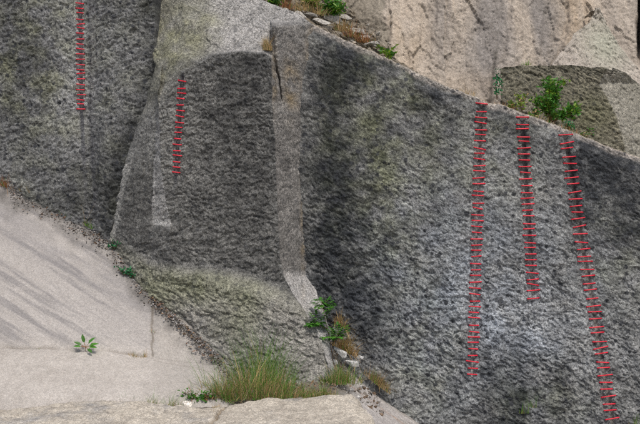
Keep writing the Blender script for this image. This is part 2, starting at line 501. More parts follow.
# left part: facets that turn back towards the left face
wob = 3.0 * fbm(V * .05, U * 0, 0 * U + 2.5, 3)
e1 = wob + ip(V, (60, 160), (95, 157), (225, 151), (260, 150), (420, 150))
e2 = wob * .6 + ip(V, (60, 164), (95, 158.5), (160, 160.5), (200, 165.5), (222, 170), (260, 172), (420, 172))
backL = .5 - .0035 * U + .04
tL = np.clip((U - Lr[:, None]) / np.maximum(e1 - Lr[:, None], 4), 0, 1)
yl_front = -.30 + .0 * U
facet = np.where(U < e1, backL * (1 - tL ** .8) + yl_front * tL ** .8, yl_front + (face - yl_front) * np.clip((U - e1) / np.maximum(e2 - e1, 2), 0, 1))
facet = facet - .05 * sm(219, 227, V) * blob(U, V, 160, 250, 22, 60)
wl = sm(60, 95, V)
front = np.where(U < e2, facet * wl + front * (1 - wl), front)
# lower bulge, reaching the slab and the ground
vb = ip(U, (104, 222), (125, 240), (150, 258), (180, 262), (240, 268), (285, 284), (340, 330))
vt = joint_v(U)
_ju = np.array([104., 120, 140, 160, 180, 200, 215])
Yt = np.interp(U, np.concatenate([_ju, [250, 300, 340]]), np.concatenate([slab_Y(_ju, joint_v(_ju)), [-1.12, -1.12, -.95]]))
tb = np.clip((V - vb) / np.maximum(vt - vb, 6), 0, 1.25)
prof = .35 * sm(0, .22, tb) + .65 * np.clip(tb, 0, 1.25)
front = front + (Yt - front) * np.clip(prof, 0, 1.2) * (V > vb)
# strip: smooth return running back to the right face
ts = np.clip(sg - 1, 0, 1)
vS = sm(20, 27, V)
fS1 = np.interp(V[:, 0], [-95, 26, 30, 420], [0, 0, 1, 1])
yS1 = np.where(V < 272, -.40, 0) + np.where(V >= 272, -.40 - .006 * (V - 272), 0)
yS2 = .06 + 0 * V - .0035 * np.clip(V - 275, 0, 100)
yS2 = yS2 + (yS1 + .16 - yS2) * sm(284, 318, V)
strip = yS1 * (1 - ts) + yS2 * ts
front = np.where((sg > 1), strip * vS + lean * (1 - vS), front)
Ym0 = front
X0, Z0 = wx(U, Ym0), wz(V, Ym0)
is_strip = (sg > 1) * vS
low_m = sm(0, 14, V - vb) * (sg <= 1)
smoothness = 1 - .55 * is_strip - .25 * top_m * (1 - is_strip) - .25 * ((U < e2) & (V > 95) & (V < 240))
roA = rough(X0, Z0, 0 * X0 + 40, ang=18, mid=.034, fine=.022, seed=90)
roB = rough(X0, Z0, 0 * X0 + 60, ang=-22, mid=.065, fine=.022, seed=120, fm=3.8, st=1.6)
roC = rough(X0, Z0, 0 * X0 + 80, ang=-30, mid=.045, fine=.012, seed=20, fm=2.6, st=1.6)
tm = top_m * (1 - is_strip)
ro = (roA * (1 - low_m) + roB * low_m) * (1 - tm) + roC * tm
ro = ro * smoothness
lump = .07 * blob(U, V, 168, 55, 14, 20) + .06 * blob(U, V, 190, 20, 16, 12)
d, e = groove_mask('B', U, V)
near = np.exp(-(d / 1.4) ** 2) * e
ro = ro * (1 - .85 * near)
ro = ro + .024 * np.sqrt(np.clip(1 - d * d, 0, 1)) * e - lump
# crack on the left of the strip
cr = 1.6 * fbm(V * .12, U * 0, 0 * U + 5, 3) + ip(V, (25, 271), (50, 273), (60, 274), (75, 278), (97, 281.5), (110, 282))
cw = ip(V, (28, 1.2), (48, 2.6), (56, 2.0), (75, .9), (100, .5))
ro = ro + .10 * np.exp(-((U - cr) / cw) ** 2) * sm(28, 40, V) * sm(106, 92, V)
Ym = Ym0 + ro
nz = fbm(X0 * 1.4 + 19, Z0 * 1.4, 0 * X0 + 5, 4, gain=.6)
nf = fbm(X0 * 6 + 19, Z0 * 6, 0 * X0 + 8, 4, gain=.65)
f = .33 + .25 * nz + .48 * nf + .22 * blob(U, V, 165, 120, 20, 50) - .12 * blob(U, V, 250, 150, 30, 100) - .10 * blob(U, V, 245, 70, 30, 25)
Cf = mixc((.033, .034, .035), (.29, .29, .275), np.clip(f, 0, 1))
f = f + (.16 + .30 * np.exp(-((U - Lr[:, None] - 4) / 5) ** 2) * sm(120, 180, V)) * sm(2, -2, U - e1) * sm(90, 120, V)
Cf = mixc((.033, .034, .035), (.29, .29, .275), np.clip(f, 0, 1))
fl = .52 + .3 * nz + .5 * nf
Cl = mixc((.075, .085, .05), (.30, .30, .23), np.clip(fl, 0, 1))
gl = np.clip(.35 + .9 * fbm(X0 * 1.6 + 5, Z0 * 1.6, 0 * X0 + 12, 3) + .5 * blob(U, V, 185, 285, 60, 18) - .9 * blob(U, V, 300, 360, 40, 50), 0, 1)
Cl = mixc(mixc((.09, .09, .085), (.33, .32, .29), np.clip(fl, 0, 1)), Cl, gl)
std = fbm((X0 * .8 + Z0 * .6) * 1.5, (Z0 * .8 - X0 * .6) * 9, 0 * X0 + 6, 4, gain=.65)
Ct = mixc((.12, .12, .117), (.40, .39, .375), np.clip(.58 + .35 * nz + .4 * nf + .5 * std, 0, 1))
Ctl = mixc((.06, .062, .05), (.30, .295, .26), np.clip(.5 + .35 * nz + .7 * nf, 0, 1))
Ct = mixc(Ctl, Ct, np.clip(sm(180, 232, U + 30 * nz) , 0, 1))
yel = np.clip(1.3 * blob(U, V, 172, 45, 26, 36) + .8 * blob(U, V, 205, 25, 20, 20), 0, 1) * np.clip(.5 + 1.4 * fbm(X0 * 4, Z0 * 4, 0 * X0 + 3, 3), 0, 1)
Ct = mixc(Ct, np.array([.20, .20, .125]) * (1 + .6 * nf[..., None]), yel * .8)
Cs = mixc((.075, .073, .07), (.275, .265, .25), np.clip(.5 + .3 * nz + .75 * nf, 0, 1))
ora = np.clip(blob(U, V, 292, 85, 7, 26) + .8 * blob(U, V, 310, 50, 4, 26) + .7 * blob(U, V, 274, 75, 3, 30) + .5 * blob(U, V, 303, 210, 2.5, 80), 0, 1) * np.clip(.4 + 1.5 * fbm(X0 * 5, Z0 * 5, 0 * X0 + 13, 3), 0, 1)
Cs = mixc(Cs, np.array([.33, .235, .10]), ora * .8)
Cs = mixc(Cs, Cs * 1.0 + .14, sm(266, 280, V))
C = mixc(mixc(Cf, Cl, low_m), Ct, tm)
C = mixc(C, np.array([.035, .035, .033]), np.exp(-((U - Lr[:, None]) / 1.4) ** 2) * sm(90, 50, V) * .8)
C = mixc(C, Cs, is_strip)
pf = (U > e1) & (U < e2) & (V > 95) & (V < 224)
C = mixc(C, mixc((.20, .20, .195), (.42, .415, .40), np.clip(.5 + .7 * nf, 0, 1)), pf * sm(98, 150, V) * .9)
C = mixc(C, np.array([.42, .42, .41]), blob(U, V, 162, 224, 11, 2.0, 12) * .7)
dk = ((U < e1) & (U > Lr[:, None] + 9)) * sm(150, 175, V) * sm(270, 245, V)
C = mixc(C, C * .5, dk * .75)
C = mixc(C, np.array([.06, .062, .07]), np.clip((1.3 - np.abs(d)) * 1.4, 0, 1) * sm(66, 80, V) * sm(196, 176, V) * .8)
MID_SURF = (vs, Lr, S1r, Ym, nA)
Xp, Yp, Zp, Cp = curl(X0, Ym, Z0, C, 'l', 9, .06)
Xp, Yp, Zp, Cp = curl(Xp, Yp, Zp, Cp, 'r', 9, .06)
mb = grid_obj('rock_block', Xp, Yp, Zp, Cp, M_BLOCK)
tag(mb, 'protruding dark granite block with pale leaning top and smooth strip along its side', 'rock block')


# ------------------------------------------------------------------ tilted pale slab
us = np.arange(-200, 262, 1.0)
tt = np.linspace(0, 1, 270)
U = np.broadcast_to(us[None, :], (len(tt), len(us)))
jv = joint_v(us)
v_hi = jv - 26
V = v_hi[None, :] + (450 - v_hi[None, :]) * tt[:, None]
Y0 = slab_Y(U, V)
X0, Z0 = wx(U, Y0), wz(V, Y0)
vc = crack_v(U) + 1.5 * fbm(U * .05, V * 0 + 3, V * 0, 4)
ck = np.exp(-((V - vc) / 1.0) ** 2) * np.clip(.5 + 1.2 * fbm(U * .035, V * 0 + 9, V * 0, 2), .1, 1)
vj = 152.5 + 4.5 * fbm(V * .06, U * 0 + 5, V * 0, 3)
ck2 = np.exp(-((U - vj) / .9) ** 2) * sm(296, 304, V) * sm(361, 352, V)
ck3 = np.exp(-((V - (vc + 3 + .1 * (U - 152))) / .7) ** 2) * (U > 153) * .3
cks = np.clip(np.maximum(np.maximum(ck, ck2), ck3), 0, 1)
zz = .030 * fbm(X0 * .9, Z0 * .9, Y0 * .9, 3) + .012 * fbm(X0 * 5, Z0 * 5, Y0 * 5, 4, gain=.6)
zz = zz - .10 * sm(396, 407, V) - .5 * sm(222, 262, U) - .03 * cks - .03 * sm(152, 154.5, U) * sm(296, 304, V) * (V < vc) + .02 * sm(0, 12, V - vc)
nz = fbm(X0 * 1.1 + 3, Z0 * 1.1, Y0, 4, gain=.6)
st = fbm(X0 * 1.0 + Z0 * 2.6, X0 * .35 - Z0 * .2 + Y0 * .3, 0 * X0, 4, gain=.6)
nf = fbm(X0 * 9, Z0 * 9, Y0 * 9, 4, gain=.7)
C = mixc((.285, .262, .235), (.485, .455, .42), np.clip(.62 + .45 * nz + .55 * nf, 0, 1))
upper = sm(6, -16, V - vc) * sm(165, 145, U)
al, ac = U * .848 + V * .53, -U * .53 + V * .848
stk = fbm(al * .008, ac * .10, 0 * U + 3, 4, gain=.65)
brd = sm(-.25, .05, fbm(al * .006, ac * .012, 0 * U + 8, 3) + .10)
C = mixc(C, np.array([.14, .135, .14]), np.clip(stk * 3.6 - .1 + .5 * nf, 0, 1) * brd * upper * .8)
C = mixc(C, np.array([.33, .31, .29]), upper * .4)
dst = np.clip((.9 * blob(U, V, 70, 262, 110, 20, 34) + .6 * blob(U, V, 55, 245, 70, 10, 30) + .5 * blob(U, V, 130, 300, 45, 14, 35)) * (.55 + 1.2 * st), 0, 1)
C = mixc(C, np.array([.165, .16, .17]), dst * .85)
C = mixc(C, C * np.array([.94, .95, .98]), upper * .7)
C = mixc(C, np.array([.27, .262, .24]), np.where(V < vc, sm(151, 154, U), sm(135, 185, U)) * sm(300, 320, V) * .45 * np.clip(.6 + nz, 0, 1))
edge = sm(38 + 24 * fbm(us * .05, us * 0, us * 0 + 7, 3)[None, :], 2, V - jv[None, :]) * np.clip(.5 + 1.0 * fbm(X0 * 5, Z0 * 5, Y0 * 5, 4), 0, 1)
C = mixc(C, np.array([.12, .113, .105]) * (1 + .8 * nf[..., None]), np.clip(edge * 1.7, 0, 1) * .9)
C = mixc(C, np.array([.13, .11, .085]), cks * .75)
SL = (us, tt, jv)
sl = grid_obj('rock_slab', X0, Y0, Z0 + zz, C, M_SLAB)
tag(sl, kind='structure')


def on_slab(u, v): 
    Y = float(slab_Y(np.float64(u), np.float64(v)))
    return P(u, v, Y)


# ------------------------------------------------------------------ foreground ledge
def ledge_back(x):
    u = np.asarray(x) * F / 7.4 + 320
    pv = ip(u, (-300, 412), (0, 409), (60, 404), (110, 400.5), (160, 403), (205, 406), (230, 403), (265, 399), (310, 396.5), (345, 394), (372, 394), (400, 398))
    return EYE * F / (pv - 212) - D
xs = np.concatenate([np.arange(-7, -4, .1), np.arange(-4, .44, .0125)])
ts_ = np.concatenate([np.linspace(0, .25, 110), np.linspace(.25, 1, 60)[1:]])
yb = ledge_back(xs) + .07 * fbm(xs * 3, xs * 0 + 1, xs * 0, 4)
Xg = np.broadcast_to(xs[None, :], (len(ts_), len(xs))).copy()
Yg = yb[None, :] + (-13 - yb[None, :]) * ts_[:, None]
Xg = Xg + (.16 * fbm(Yg * 2.2, Yg * 0, Yg * 0 + 2, 3) + (-.04 * (Yg + 2))) * sm(-.3, .44, Xg)
Zg = .05 * fbm(Xg * 1.0, Yg * 1.0, 0 * Xg + 3, 3) + .034 * fbm(Xg * 5, Yg * 5, 0 * Xg + 6, 4, gain=.6) + .03
Zg -= (.05 + .07 * fbm(xs * 2.5, xs * 0 + 7, xs * 0, 3)[None, :]) * sm(.16, 0, np.abs(Yg - yb[None, :])) + .05 * sm(.12, 0, .44 - Xg) 
uc = -.98 + .10 * fbm(Yg * 3, Yg * 0 + 2, Yg * 0, 3) + .05 * (Yg + 2.2)
ckl = np.exp(-((Xg - uc) / .018) ** 2)
Zg -= .05 * ckl
nz = fbm(Xg * 1.5, Yg * 1.5, 0 * Xg + 9, 4, gain=.6); nf = fbm(Xg * 9, Yg * 9, 0 * Xg + 4, 4, gain=.65)
C = mixc((.25, .222, .185), (.53, .485, .41), np.clip(.66 + .5 * nz + .8 * nf, 0, 1))
gp = np.clip(fbm(Xg * 1.9 + 7, Yg * 1.9, 0 * Xg + 19, 4, gain=.65) * 2.4 - .25 + .5 * np.exp(-((Xg + 2.3) / .6) ** 2), 0, 1)
C = mixc(C, np.array([.21, .21, .215]) * (1 + .9 * nf[..., None]), gp * .85)
C = mixc(C, np.array([.17, .12, .07]), ckl * .8)
# sides: pad back edge and right edge downwards
def side_down(X, Y, Z, C, side, n, step, sgn):
    Xn = pad(X, side, n, lambda e, k: e + (.012 * k ** .7 if side == 'r' else 0) + .03 * np.sin(k * 1.7))
    Yn = pad(Y, side, n, lambda e, k: e + (.03 * k ** .7 if side == 't' else 0) + .02 * np.sin(k * 2.3))
    Zn = pad(Z, side, n, lambda e, k: e - step * k)
    return Xn, Yn, Zn, pad(C, side, n, lambda e, k: e * .9)
Xg, Yg, Zg, C = side_down(Xg, Yg, Zg, C, 't', 8, .07, 1)
Xg, Yg, Zg, C = side_down(Xg, Yg, Zg, C, 'r', 30, .1, 1)
lg = grid_obj('rock_ledge', Xg, Yg, Zg, C, M_LEDGE)
tag(lg, kind='structure')

# ------------------------------------------------------------------ gully floor between ledge, block and right face
def gully_z(x, y):
    z = -.06 - .63 * np.clip(x - .18, 0, 5) + .10 * np.clip(y + 1.2, 0, 2) * sm(.9, .1, x)
    return z + .22 * sm(.25, -.1, np.abs(x - .12)) * sm(-1.2, -.3, y)
xs = np.arange(-1.9, 3.4, .02); ys = np.arange(-3.2, .5, .02)
Xg, Yg = np.meshgrid(xs, ys[::-1])
Zg = gully_z(Xg, Yg) + .035 * fbm(Xg * 2, Yg * 2, 0 * Xg + 1, 4) + .012 * fbm(Xg * 11, Yg * 11, 0 * Xg + 3, 3)
nz = fbm(Xg * 2.2, Yg * 2.2, 0 * Xg + 15, 4, gain=.6); nf = fbm(Xg * 12, Yg * 12, 0 * Xg + 4, 4, gain=.65)
C = mixc((.25, .23, .22), (.50, .48, .46), np.clip(.55 + .4 * nz + .4 * nf, 0, 1))
dirt = np.clip(sm(.55, .1, Xg) + .5 * sm(.05, .35, nz), 0, 1)
C = mixc(C, np.array([.10, .085, .06]) * (1 + .8 * nf[..., None]), dirt * .85)
rust = np.exp(-((Yg + .80 + .25 * (Xg - .6)) / .05) ** 2) * np.clip(.5 + nf, 0, 1)
C = mixc(C, np.array([.28, .16, .09]), rust * .7)
gf = grid_obj('gully_floor', Xg, Yg, Zg, C, M_LEDGE)
tag(gf, kind='structure')

# quarry floor far below and out to the horizon
fl = [(-900, -900, -3.2), (900, -900, -3.2), (900, 900, -3.2), (-900, 900, -3.2)]
gr = mesh_from('ground', fl, [(0, 1, 2, 3)], M_REAR, (.30, .27, .23), smooth=False)
tag(gr, kind='structure')


# ------------------------------------------------------------------ talus slope above the face, on the left of the rear cliff
us = np.arange(150, 420, 1.0); ts_ = np.linspace(0, 1, 130)
U = np.broadcast_to(us[None, :], (len(ts_), len(us)))
vb_ = top_edge(us) + 8
V = vb_[None, :] + (-75 - vb_[None, :]) * (1 - ts_[:, None])
vtp = ip(us, (150, -75), (315, -75), (338, -4), (396, 58), (420, 72)) + 3 * fbm(us * .08, us * 0, us * 0 + 3, 3)
V = vb_[None, :] * ts_[:, None] + np.minimum(vtp, vb_ - 3)[None, :] * (1 - ts_[:, None])
dv = vb_[None, :] - V
Y0 = .55 + .026 * dv + .004 * np.clip(dv - 40, 0, 200)
X0, Z0 = wx(U, Y0), wz(V, Y0)
Yt_ = Y0 + .16 * fbm(X0 * 2.0, Z0 * 2.0, Y0 * 2, 4) + .10 * fbm(X0 * 6, Z0 * 6, Y0 * 6, 3, mode=1)
nz = fbm(X0 * 3, Z0 * 3, Y0 * 3, 4, gain=.6)
C = mixc((.09, .07, .045), (.30, .27, .22), np.clip(.45 + .8 * nz, 0, 1))
X0, Yt_, Z0, C = curl(X0, Yt_, Z0, C, 't', 8, .15)
ta = grid_obj('talus_slope', X0, Yt_, Z0, C, M_STONE)
tag(ta, kind='structure')
TAL = lambda u, v: float(.55 + .026 * (top_edge(u) + 8 - v) + .004 * max(top_edge(u) + 8 - v - 40, 0))

# ------------------------------------------------------------------ rear cliff
us = np.arange(325, 770, 1.0); vs = np.arange(-95, 215, 1.0)
U, V = np.meshgrid(us, vs)
cor = ip(V, (-95, 386), (0, 388), (18, 384), (30, 392), (50, 391), (120, 394))     # corner between grey side and warm face
Y0 = np.where(U < cor, 3.4 + .010 * (cor - U), 3.4 + .0012 * (U - cor))
pn = fbm(U * .018, V * .004, 0 * U + 3, 3, gain=.6)                   # vertical splitting panels
Y0 = Y0 + .12 * pn
for cu_, am_, sl_ in ((418, .05, .03), (436, -.06, 0), (470, .07, .04), (513, -.05, -.15), (548, .09, -.1), (566, -.10, -.06), (580, .08, .05), (612, .05, .25)):
    Y0 = Y0 + .8 * am_ * sm(-2.5, 2.5, U - cu_ - sl_ * V - 14 * fbm(V * .02, 0 * U + cu_, 0 * U, 4))
Y0 = Y0 + .55 * sm(575, 583, U + .12 * V) * 0 - .006 * (V - 30)
fx = ip(V, (-95, 500), (0, 505), (40, 497), (90, 490))
dkc = np.exp(-((U - 638.5) / 1.8) ** 2) * sm(70, 40, V)
Y0 = Y0 + .5 * dkc
X0, Z0 = wx(U, Y0), wz(V, Y0)
wq = .12 * fbm(X0 * 2, Z0 * 2, 0 * X0 + 12, 3)
Y0 = Y0 + .11 * facets(X0 + wq + .1 * Z0, (Z0 + wq * 2) * .22, .55, 3) + .04 * facets(X0 + wq, (Z0 + wq * 2) * .3, .2, 5)
Yr = Y0 + rough(X0, Z0, 0 * X0 + 70, ang=78, mid=.045, fine=.018, big=.12, fm=3.0, st=2.2, seed=33)
nz = fbm(X0 * 1.2, Z0 * .5, 0 * X0 + 5, 4, gain=.6); nf = fbm(X0 * 9, Z0 * 2.4, 0 * X0 + 8, 4, gain=.65)
C = mixc((.28, .24, .20), (.50, .44, .37), np.clip(.58 + .35 * nz + .4 * nf, 0, 1))
gs = np.clip(1.15 * blob(U, V, 487, 30, 22, 70, 4) + .9 * blob(U, V, 540, 20, 16, 60, -8) + .6 * blob(U, V, 440, 20, 12, 70) - 1.2 * blob(U, V, 523, 25, 7, 26, -18) + .9 * fbm(X0 * 1.4 + 8, Z0 * .28, 0 * X0 + 41, 4, gain=.6) + .05, 0, 1)
C = mixc(C, np.array([.20, .187, .178]) * (1 + .6 * nf[..., None]), gs * .85)
ochre = np.clip(blob(U, V, 575, 12, 16, 40) + .7 * blob(U, V, 405, 40, 16, 40) + .5 * blob(U, V, 470, 85, 25, 12), 0, 1) * np.clip(.5 + fbm(X0 * 3, Z0 * 1.2, 0 * X0 + 61, 3), 0, 1)
C = mixc(C, np.array([.46, .33, .19]), ochre * .6)
side = sm(0, -4, U - cor)
C = mixc(C, mixc((.15, .135, .11), (.38, .34, .28), np.clip(.5 + .5 * nz + .5 * nf, 0, 1)), side)
C = mixc(C, np.array([.05, .045, .035]), np.clip(np.exp(-((U - fx) / 2.0) ** 2) * sm(30, 60, V) * .6 + dkc, 0, 1))
rcf = grid_obj('cliff', X0, Yr, Z0, C, M_REAR)
tag(rcf, 'tall warm ochre and grey quarry cliff behind the slanting ledge', 'cliff')


# ------------------------------------------------------------------ boulders in front of the rear cliff
def boulder(name, v0, v1, Lf, Rf, Yf, Cf, mat, depth_step, roughargs, label, step=1.0):
    vs = np.arange(v0, v1, step)
    L_, R_ = Lf(vs) + 1.0 * fbm(vs * .1, vs * 0 + 4, vs * 0, 3), Rf(vs) + 1.0 * fbm(vs * .1, vs * 0 + 9, vs * 0, 3)
    n = int(np.max(R_ - L_) / step)
    s = np.linspace(0, 1, n)
    U = L_[:, None] + (R_ - L_)[:, None] * s[None, :]
    V = np.broadcast_to(vs[:, None], U.shape).copy()
    V = V + (4.0 * fbm(U * .05, V * 0 + 1, V * 0, 4) + .0012 * (U - 552) ** 2 * (np.abs(U - 552) < 60)) * sm(14, 0, V - v0)
    Y0 = Yf(U, V)
    X0, Z0 = wx(U, Y0), wz(V, Y0)
    Yb = Y0 + rough(X0, Z0, 0 * X0 + 15, **roughargs)
    C = Cf(U, V, X0, Z0)
    xc_ = float(X0[0].mean()); a = curl(X0, Yb, Z0, C, 't', 9, depth_step, dz=.04, dx=-(X0[0] - xc_) * .42 / max(.3, float(np.ptp(X0[0])) / 2))
    a = curl(*a, 'l', 9, depth_step, dx=.7); a = curl(*a, 'r', 9, depth_step)
    o = grid_obj(name, *a, mat)
    return tag(o, label, 'boulder')

# pale leaning rock
def yf(U, V): return 3.0 - .010 * np.clip(V - 20, 0, 100) + .004 * (U - 590) * (U > 590)
def cf(U, V, X, Z):
    nz = fbm(X * 1.5, Z * 1.5, 0 * X + 25, 4, gain=.6); nf = fbm(X * 6, Z * 6, 0 * X + 4, 4, gain=.65)
    C = mixc((.24, .212, .185), (.46, .415, .365), np.clip(.6 + .4 * nz + .4 * nf, 0, 1))
    C = mixc(C, np.array([.33, .34, .27]), blob(U, V, 605, 45, 22, 28, -30) * .8)
    return C
boulder('boulder', 6, 150, lambda v: ip(v, (6, 596), (22, 590), (34, 574), (40, 571), (50, 562), (64, 552), (110, 540), (150, 535)),
        lambda v: ip(v, (6, 600), (22, 606), (45, 618), (75, 643), (110, 665), (150, 690)), yf, cf, M_REAR, .015,
        dict(ang=-40, mid=.05, fine=.025, seed=5, big=.10), 'pale leaning rock wedge above the dark square boulder')
# dark square boulder, the light on its right flank painted as paler colour
def rid(V): return ip(V, (60, 596), (70, 606), (84, 598), (98, 606), (112, 614), (130, 620), (160, 627))
def yf(U, V):
    r_ = rid(V)
    return np.where(U < r_, 1.55 - .0015 * (U - 500), 1.40 + .022 * (U - r_)) + .004 * (110 - V)
def cf(U, V, X, Z):
    nz = fbm(X * 1.8, Z * 1.8, 0 * X + 35, 4, gain=.6); nf = fbm(X * 6, Z * 6, 0 * X + 4, 4, gain=.65)
    C = mixc((.07, .068, .05), (.27, .25, .19), np.clip(.42 + .4 * nz + .5 * nf - .2 * sm(80, 66, V), 0, 1))
    C = mixc(C, np.array([.12, .125, .06]), blob(U, V, 590, 115, 25, 20) * .5)
    Cp = mixc((.15, .145, .118), (.31, .295, .25), np.clip(.55 + .5 * nz + .4 * nf, 0, 1))
    return mixc(C, Cp, sm(-1, 1, U - rid(V)))
boulder('boulder', 65, 190, lambda v: ip(v, (65, 500), (90, 501), (190, 498)), lambda v: ip(v, (65, 607), (70, 618), (80, 634), (95, 650), (190, 668)), yf, cf, M_BLOCK, .09,
        dict(ang=-20, mid=.06, fine=.03, seed=15, big=.12), 'dark square granite boulder with pale right flank behind the leafy bush')


# ------------------------------------------------------------------ red stitches across the drill grooves
def surf_right(u, v):
    us, te, Yw, Y0 = WALL_SURF
    j = int(np.clip(round((u - us[0]) / STEP), 0, len(us) - 1))
    n = Yw.shape[0]
    i = int(np.clip(round((v - te[j]) / (500 - te[j]) * (n - 1)), 0, n - 1))
    return float(Yw[i, j])
def surf_left(u, v):
    us, vs, YL = LEFT_SURF
    return float(YL[int(round((v - vs[0]) / STEP)), int(np.argmin(np.abs(us - u)))])
def surf_mid(u, v):
    vs, Lr, S1r, Ym, nA = MID_SURF
    i = int(np.clip(round((v - vs[0]) / STEP), 0, len(vs) - 1))
    j = int(np.clip(round((u - Lr[i]) / (S1r[i] - Lr[i]) * (nA - 1)), 0, nA - 1))
    return float(Ym[i, j])

def tube(pts, rads, ns=7, cap=True):
    pts = np.asarray(pts, float); n = len(pts)
    vs, fs = [], []
    for i in range(n):
        d = pts[min(i + 1, n - 1)] - pts[max(i - 1, 0)]
        d /= np.linalg.norm(d) + 1e-9
        a = np.cross(d, (0, 0, 1) if abs(d[2]) < .8 else (1, 0, 0)); a /= np.linalg.norm(a)
        b = np.cross(d, a)
        r_ = rads[i] if hasattr(rads, '__len__') else rads
        for k in range(ns):
            th = 2 * math.pi * k / ns
            vs.append(pts[i] + r_ * (math.cos(th) * a + math.sin(th) * b))
    for i in range(n - 1):
        for k in range(ns):
            k2 = (k + 1) % ns
            fs.append((i * ns + k, i * ns + k2, (i + 1) * ns + k2, (i + 1) * ns + k))
    if cap:
        fs.append(tuple(range(ns - 1, -1, -1))); fs.append(tuple((n - 1) * ns + k for k in range(ns)))
    return vs, fs

_o = 'first second third fourth fifth sixth seventh eighth ninth tenth eleventh twelfth thirteenth fourteenth fifteenth sixteenth seventeenth eighteenth nineteenth'.split()
ORD = ['topmost'] + _o[1:]
for tens, th in (('twenty', 'twentieth'), ('thirty', 'thirtieth'), ('forty', 'fortieth')):
    ORD += [th] + [tens + '-' + w_ for w_ in _o[:9]]
STITCH = {
    'A': ('red stitch from the top of the row behind the tilted pale slab', 'stitches behind the pale slab', surf_left),
    'B': ('red stitch from the top of the row on the protruding dark block', 'stitches on the dark block', surf_mid),
    'C': ('red stitch from the top of the long row starting beside the pale chipped edge', 'stitches of the long upright row', surf_right),
    'D': ('red stitch from the top of the short row between two long rows', 'stitches of the short middle row', surf_right),
    'E': ('red stitch from the top of the leaning row under the square boulder', 'stitches of the long leaning row', surf_right),
}
for k, (lab, grp, sf) in STITCH.items():
    g = GROOVES[k]
    sp = (g['s1'] - g['s0']) / (g['n'] - 1)
    for i in range(g['n']):
        lab_i = ORD[i] + ' ' + lab if i < g['n'] - 1 else 'lowest ' + lab.replace(' from the top', '')
        v = g['s0'] + sp * i + random.uniform(-.2, .2) * sp
        u = float(ip(v, *g['line'])) + random.uniform(-.5, .5)
        hl = g['hl'] * random.uniform(.84, 1.12)
        an = math.radians(g['tilt'] + random.gauss(0, 4.2))
        du, dv = hl * math.cos(an), hl * math.sin(an)
        samp = [sf(u + du * q, v + dv * q) for q in np.linspace(-1, 1, 13)]
        ya = min(samp[:7]) - .010; yb_ = min(samp[6:]) - .010
        rad = .0082 * (1 if k in 'CDE' else .92)
        pts = []
        for q in (-1.0, -1.0, -.97, -.9, -.45, 0, .45, .9, .97, 1.0, 1.0):
            yy = ya + (yb_ - ya) * (q + 1) / 2
            pts.append([u + du * q, v + dv * q, yy - .004 * (1 - q * q)])
        pts[0][2] += .07; pts[-1][2] += .07; pts[1][2] += .025; pts[-2][2] += .025; pts[2][2] += .004; pts[-3][2] += .004
        wp = [P(*p) for p in pts]
        c0 = np.array(P(u, v, (ya + yb_) / 2))
        vv, ff = tube([np.array(p) - c0 for p in wp], rad, 7)
        o = mesh_from('metal_stitch', vv, ff, M_RED, loc=tuple(c0))
        tag(o, lab_i, 'stitch', grp)
# ------------------------------------------------------------------ plants, stones, litter
import bmesh
from mathutils import Vector, Matrix

def empty(name, loc):
    o = bpy.data.objects.new(name, None)
    o.empty_display_size = .1
    o.location = loc
    COL.objects.link(o)
    return o

class Geo:
    def __init__(s): s.v, s.f, s.c = [], [], []
    def add(s, vs, fs, col):
        b = len(s.v)
        s.v += [tuple(p) for p in vs]; s.f += [tuple(i + b for i in f) for f in fs]; s.c += [col] * len(vs)
    def build(s, name, mat, parent=None, loc=None, kind=None, smooth=True):
        o = mesh_from(name, s.v, s.f, mat, np.array(s.c, np.float32), smooth, parent, loc)
        if kind: o['kind'] = kind
        return o

R = random.Random(21)
def shade(r=.25, warm=.1):
    k = 1 + R.uniform(-r, r)
    return (k * (1 + R.uniform(-warm, warm)), k, k * (1 + R.uniform(-warm, warm)))

def blade(g, base, h, az, lean, bend, wd, col, seg=5):
    """one curved tapering grass blade"""
    p = np.array(base, float)
    d2 = np.array([math.cos(az), math.sin(az), 0])
    sd_ = np.array([-math.sin(az), math.cos(az), 0])
    if R.random() < .6: sd_ = np.array([1, 0, 0]) * .8 + sd_ * .2
    th = lean; L_ = h / seg
    vs = []
    for i in range(seg + 1):
        wv = wd * (1 - (i / seg) ** 1.6) + .0006
        vs += [p - sd_ * wv / 2, p + sd_ * wv / 2]
        p = p + L_ * (d2 * math.sin(th) + np.array([0, 0, math.cos(th)]))
        th += bend / seg
    g.add(vs, [(2 * i, 2 * i + 1, 2 * i + 3, 2 * i + 2) for i in range(seg)], col)

def leaf(g, base, dirv, up, ln, wd, col, fold=.25, droop=.15):
    d_ = np.array(dirv, float); d_ /= np.linalg.norm(d_) + 1e-9
    u_ = np.array(up, float); s_ = np.cross(d_, u_); s_ /= np.linalg.norm(s_) + 1e-9
    n_ = np.cross(s_, d_)
    b_ = np.array(base, float)
    def q(a, s, n): return b_ + d_ * a * ln + s_ * s * wd + n_ * n * ln
    vs = [q(0, 0, 0), q(.3, .42, fold * .3), q(.3, -.42, fold * .3), q(.35, 0, 0), q(.65, .40, fold * .2 - droop * .4), q(.65, -.40, fold * .2 - droop * .4), q(.68, 0, -droop * .45), q(1, 0, -droop)]
    g.add(vs, [(0, 3, 1), (0, 2, 3), (1, 3, 6, 4), (3, 2, 5, 6), (4, 6, 7), (6, 5, 7)], col)

def rdir(zmin=-.2, zmax=1.0):
    while True:
        v = np.array([R.uniform(-1, 1), R.uniform(-1, 1), R.uniform(zmin, zmax)])
        if .1 < np.linalg.norm(v) < 1: return v / np.linalg.norm(v)

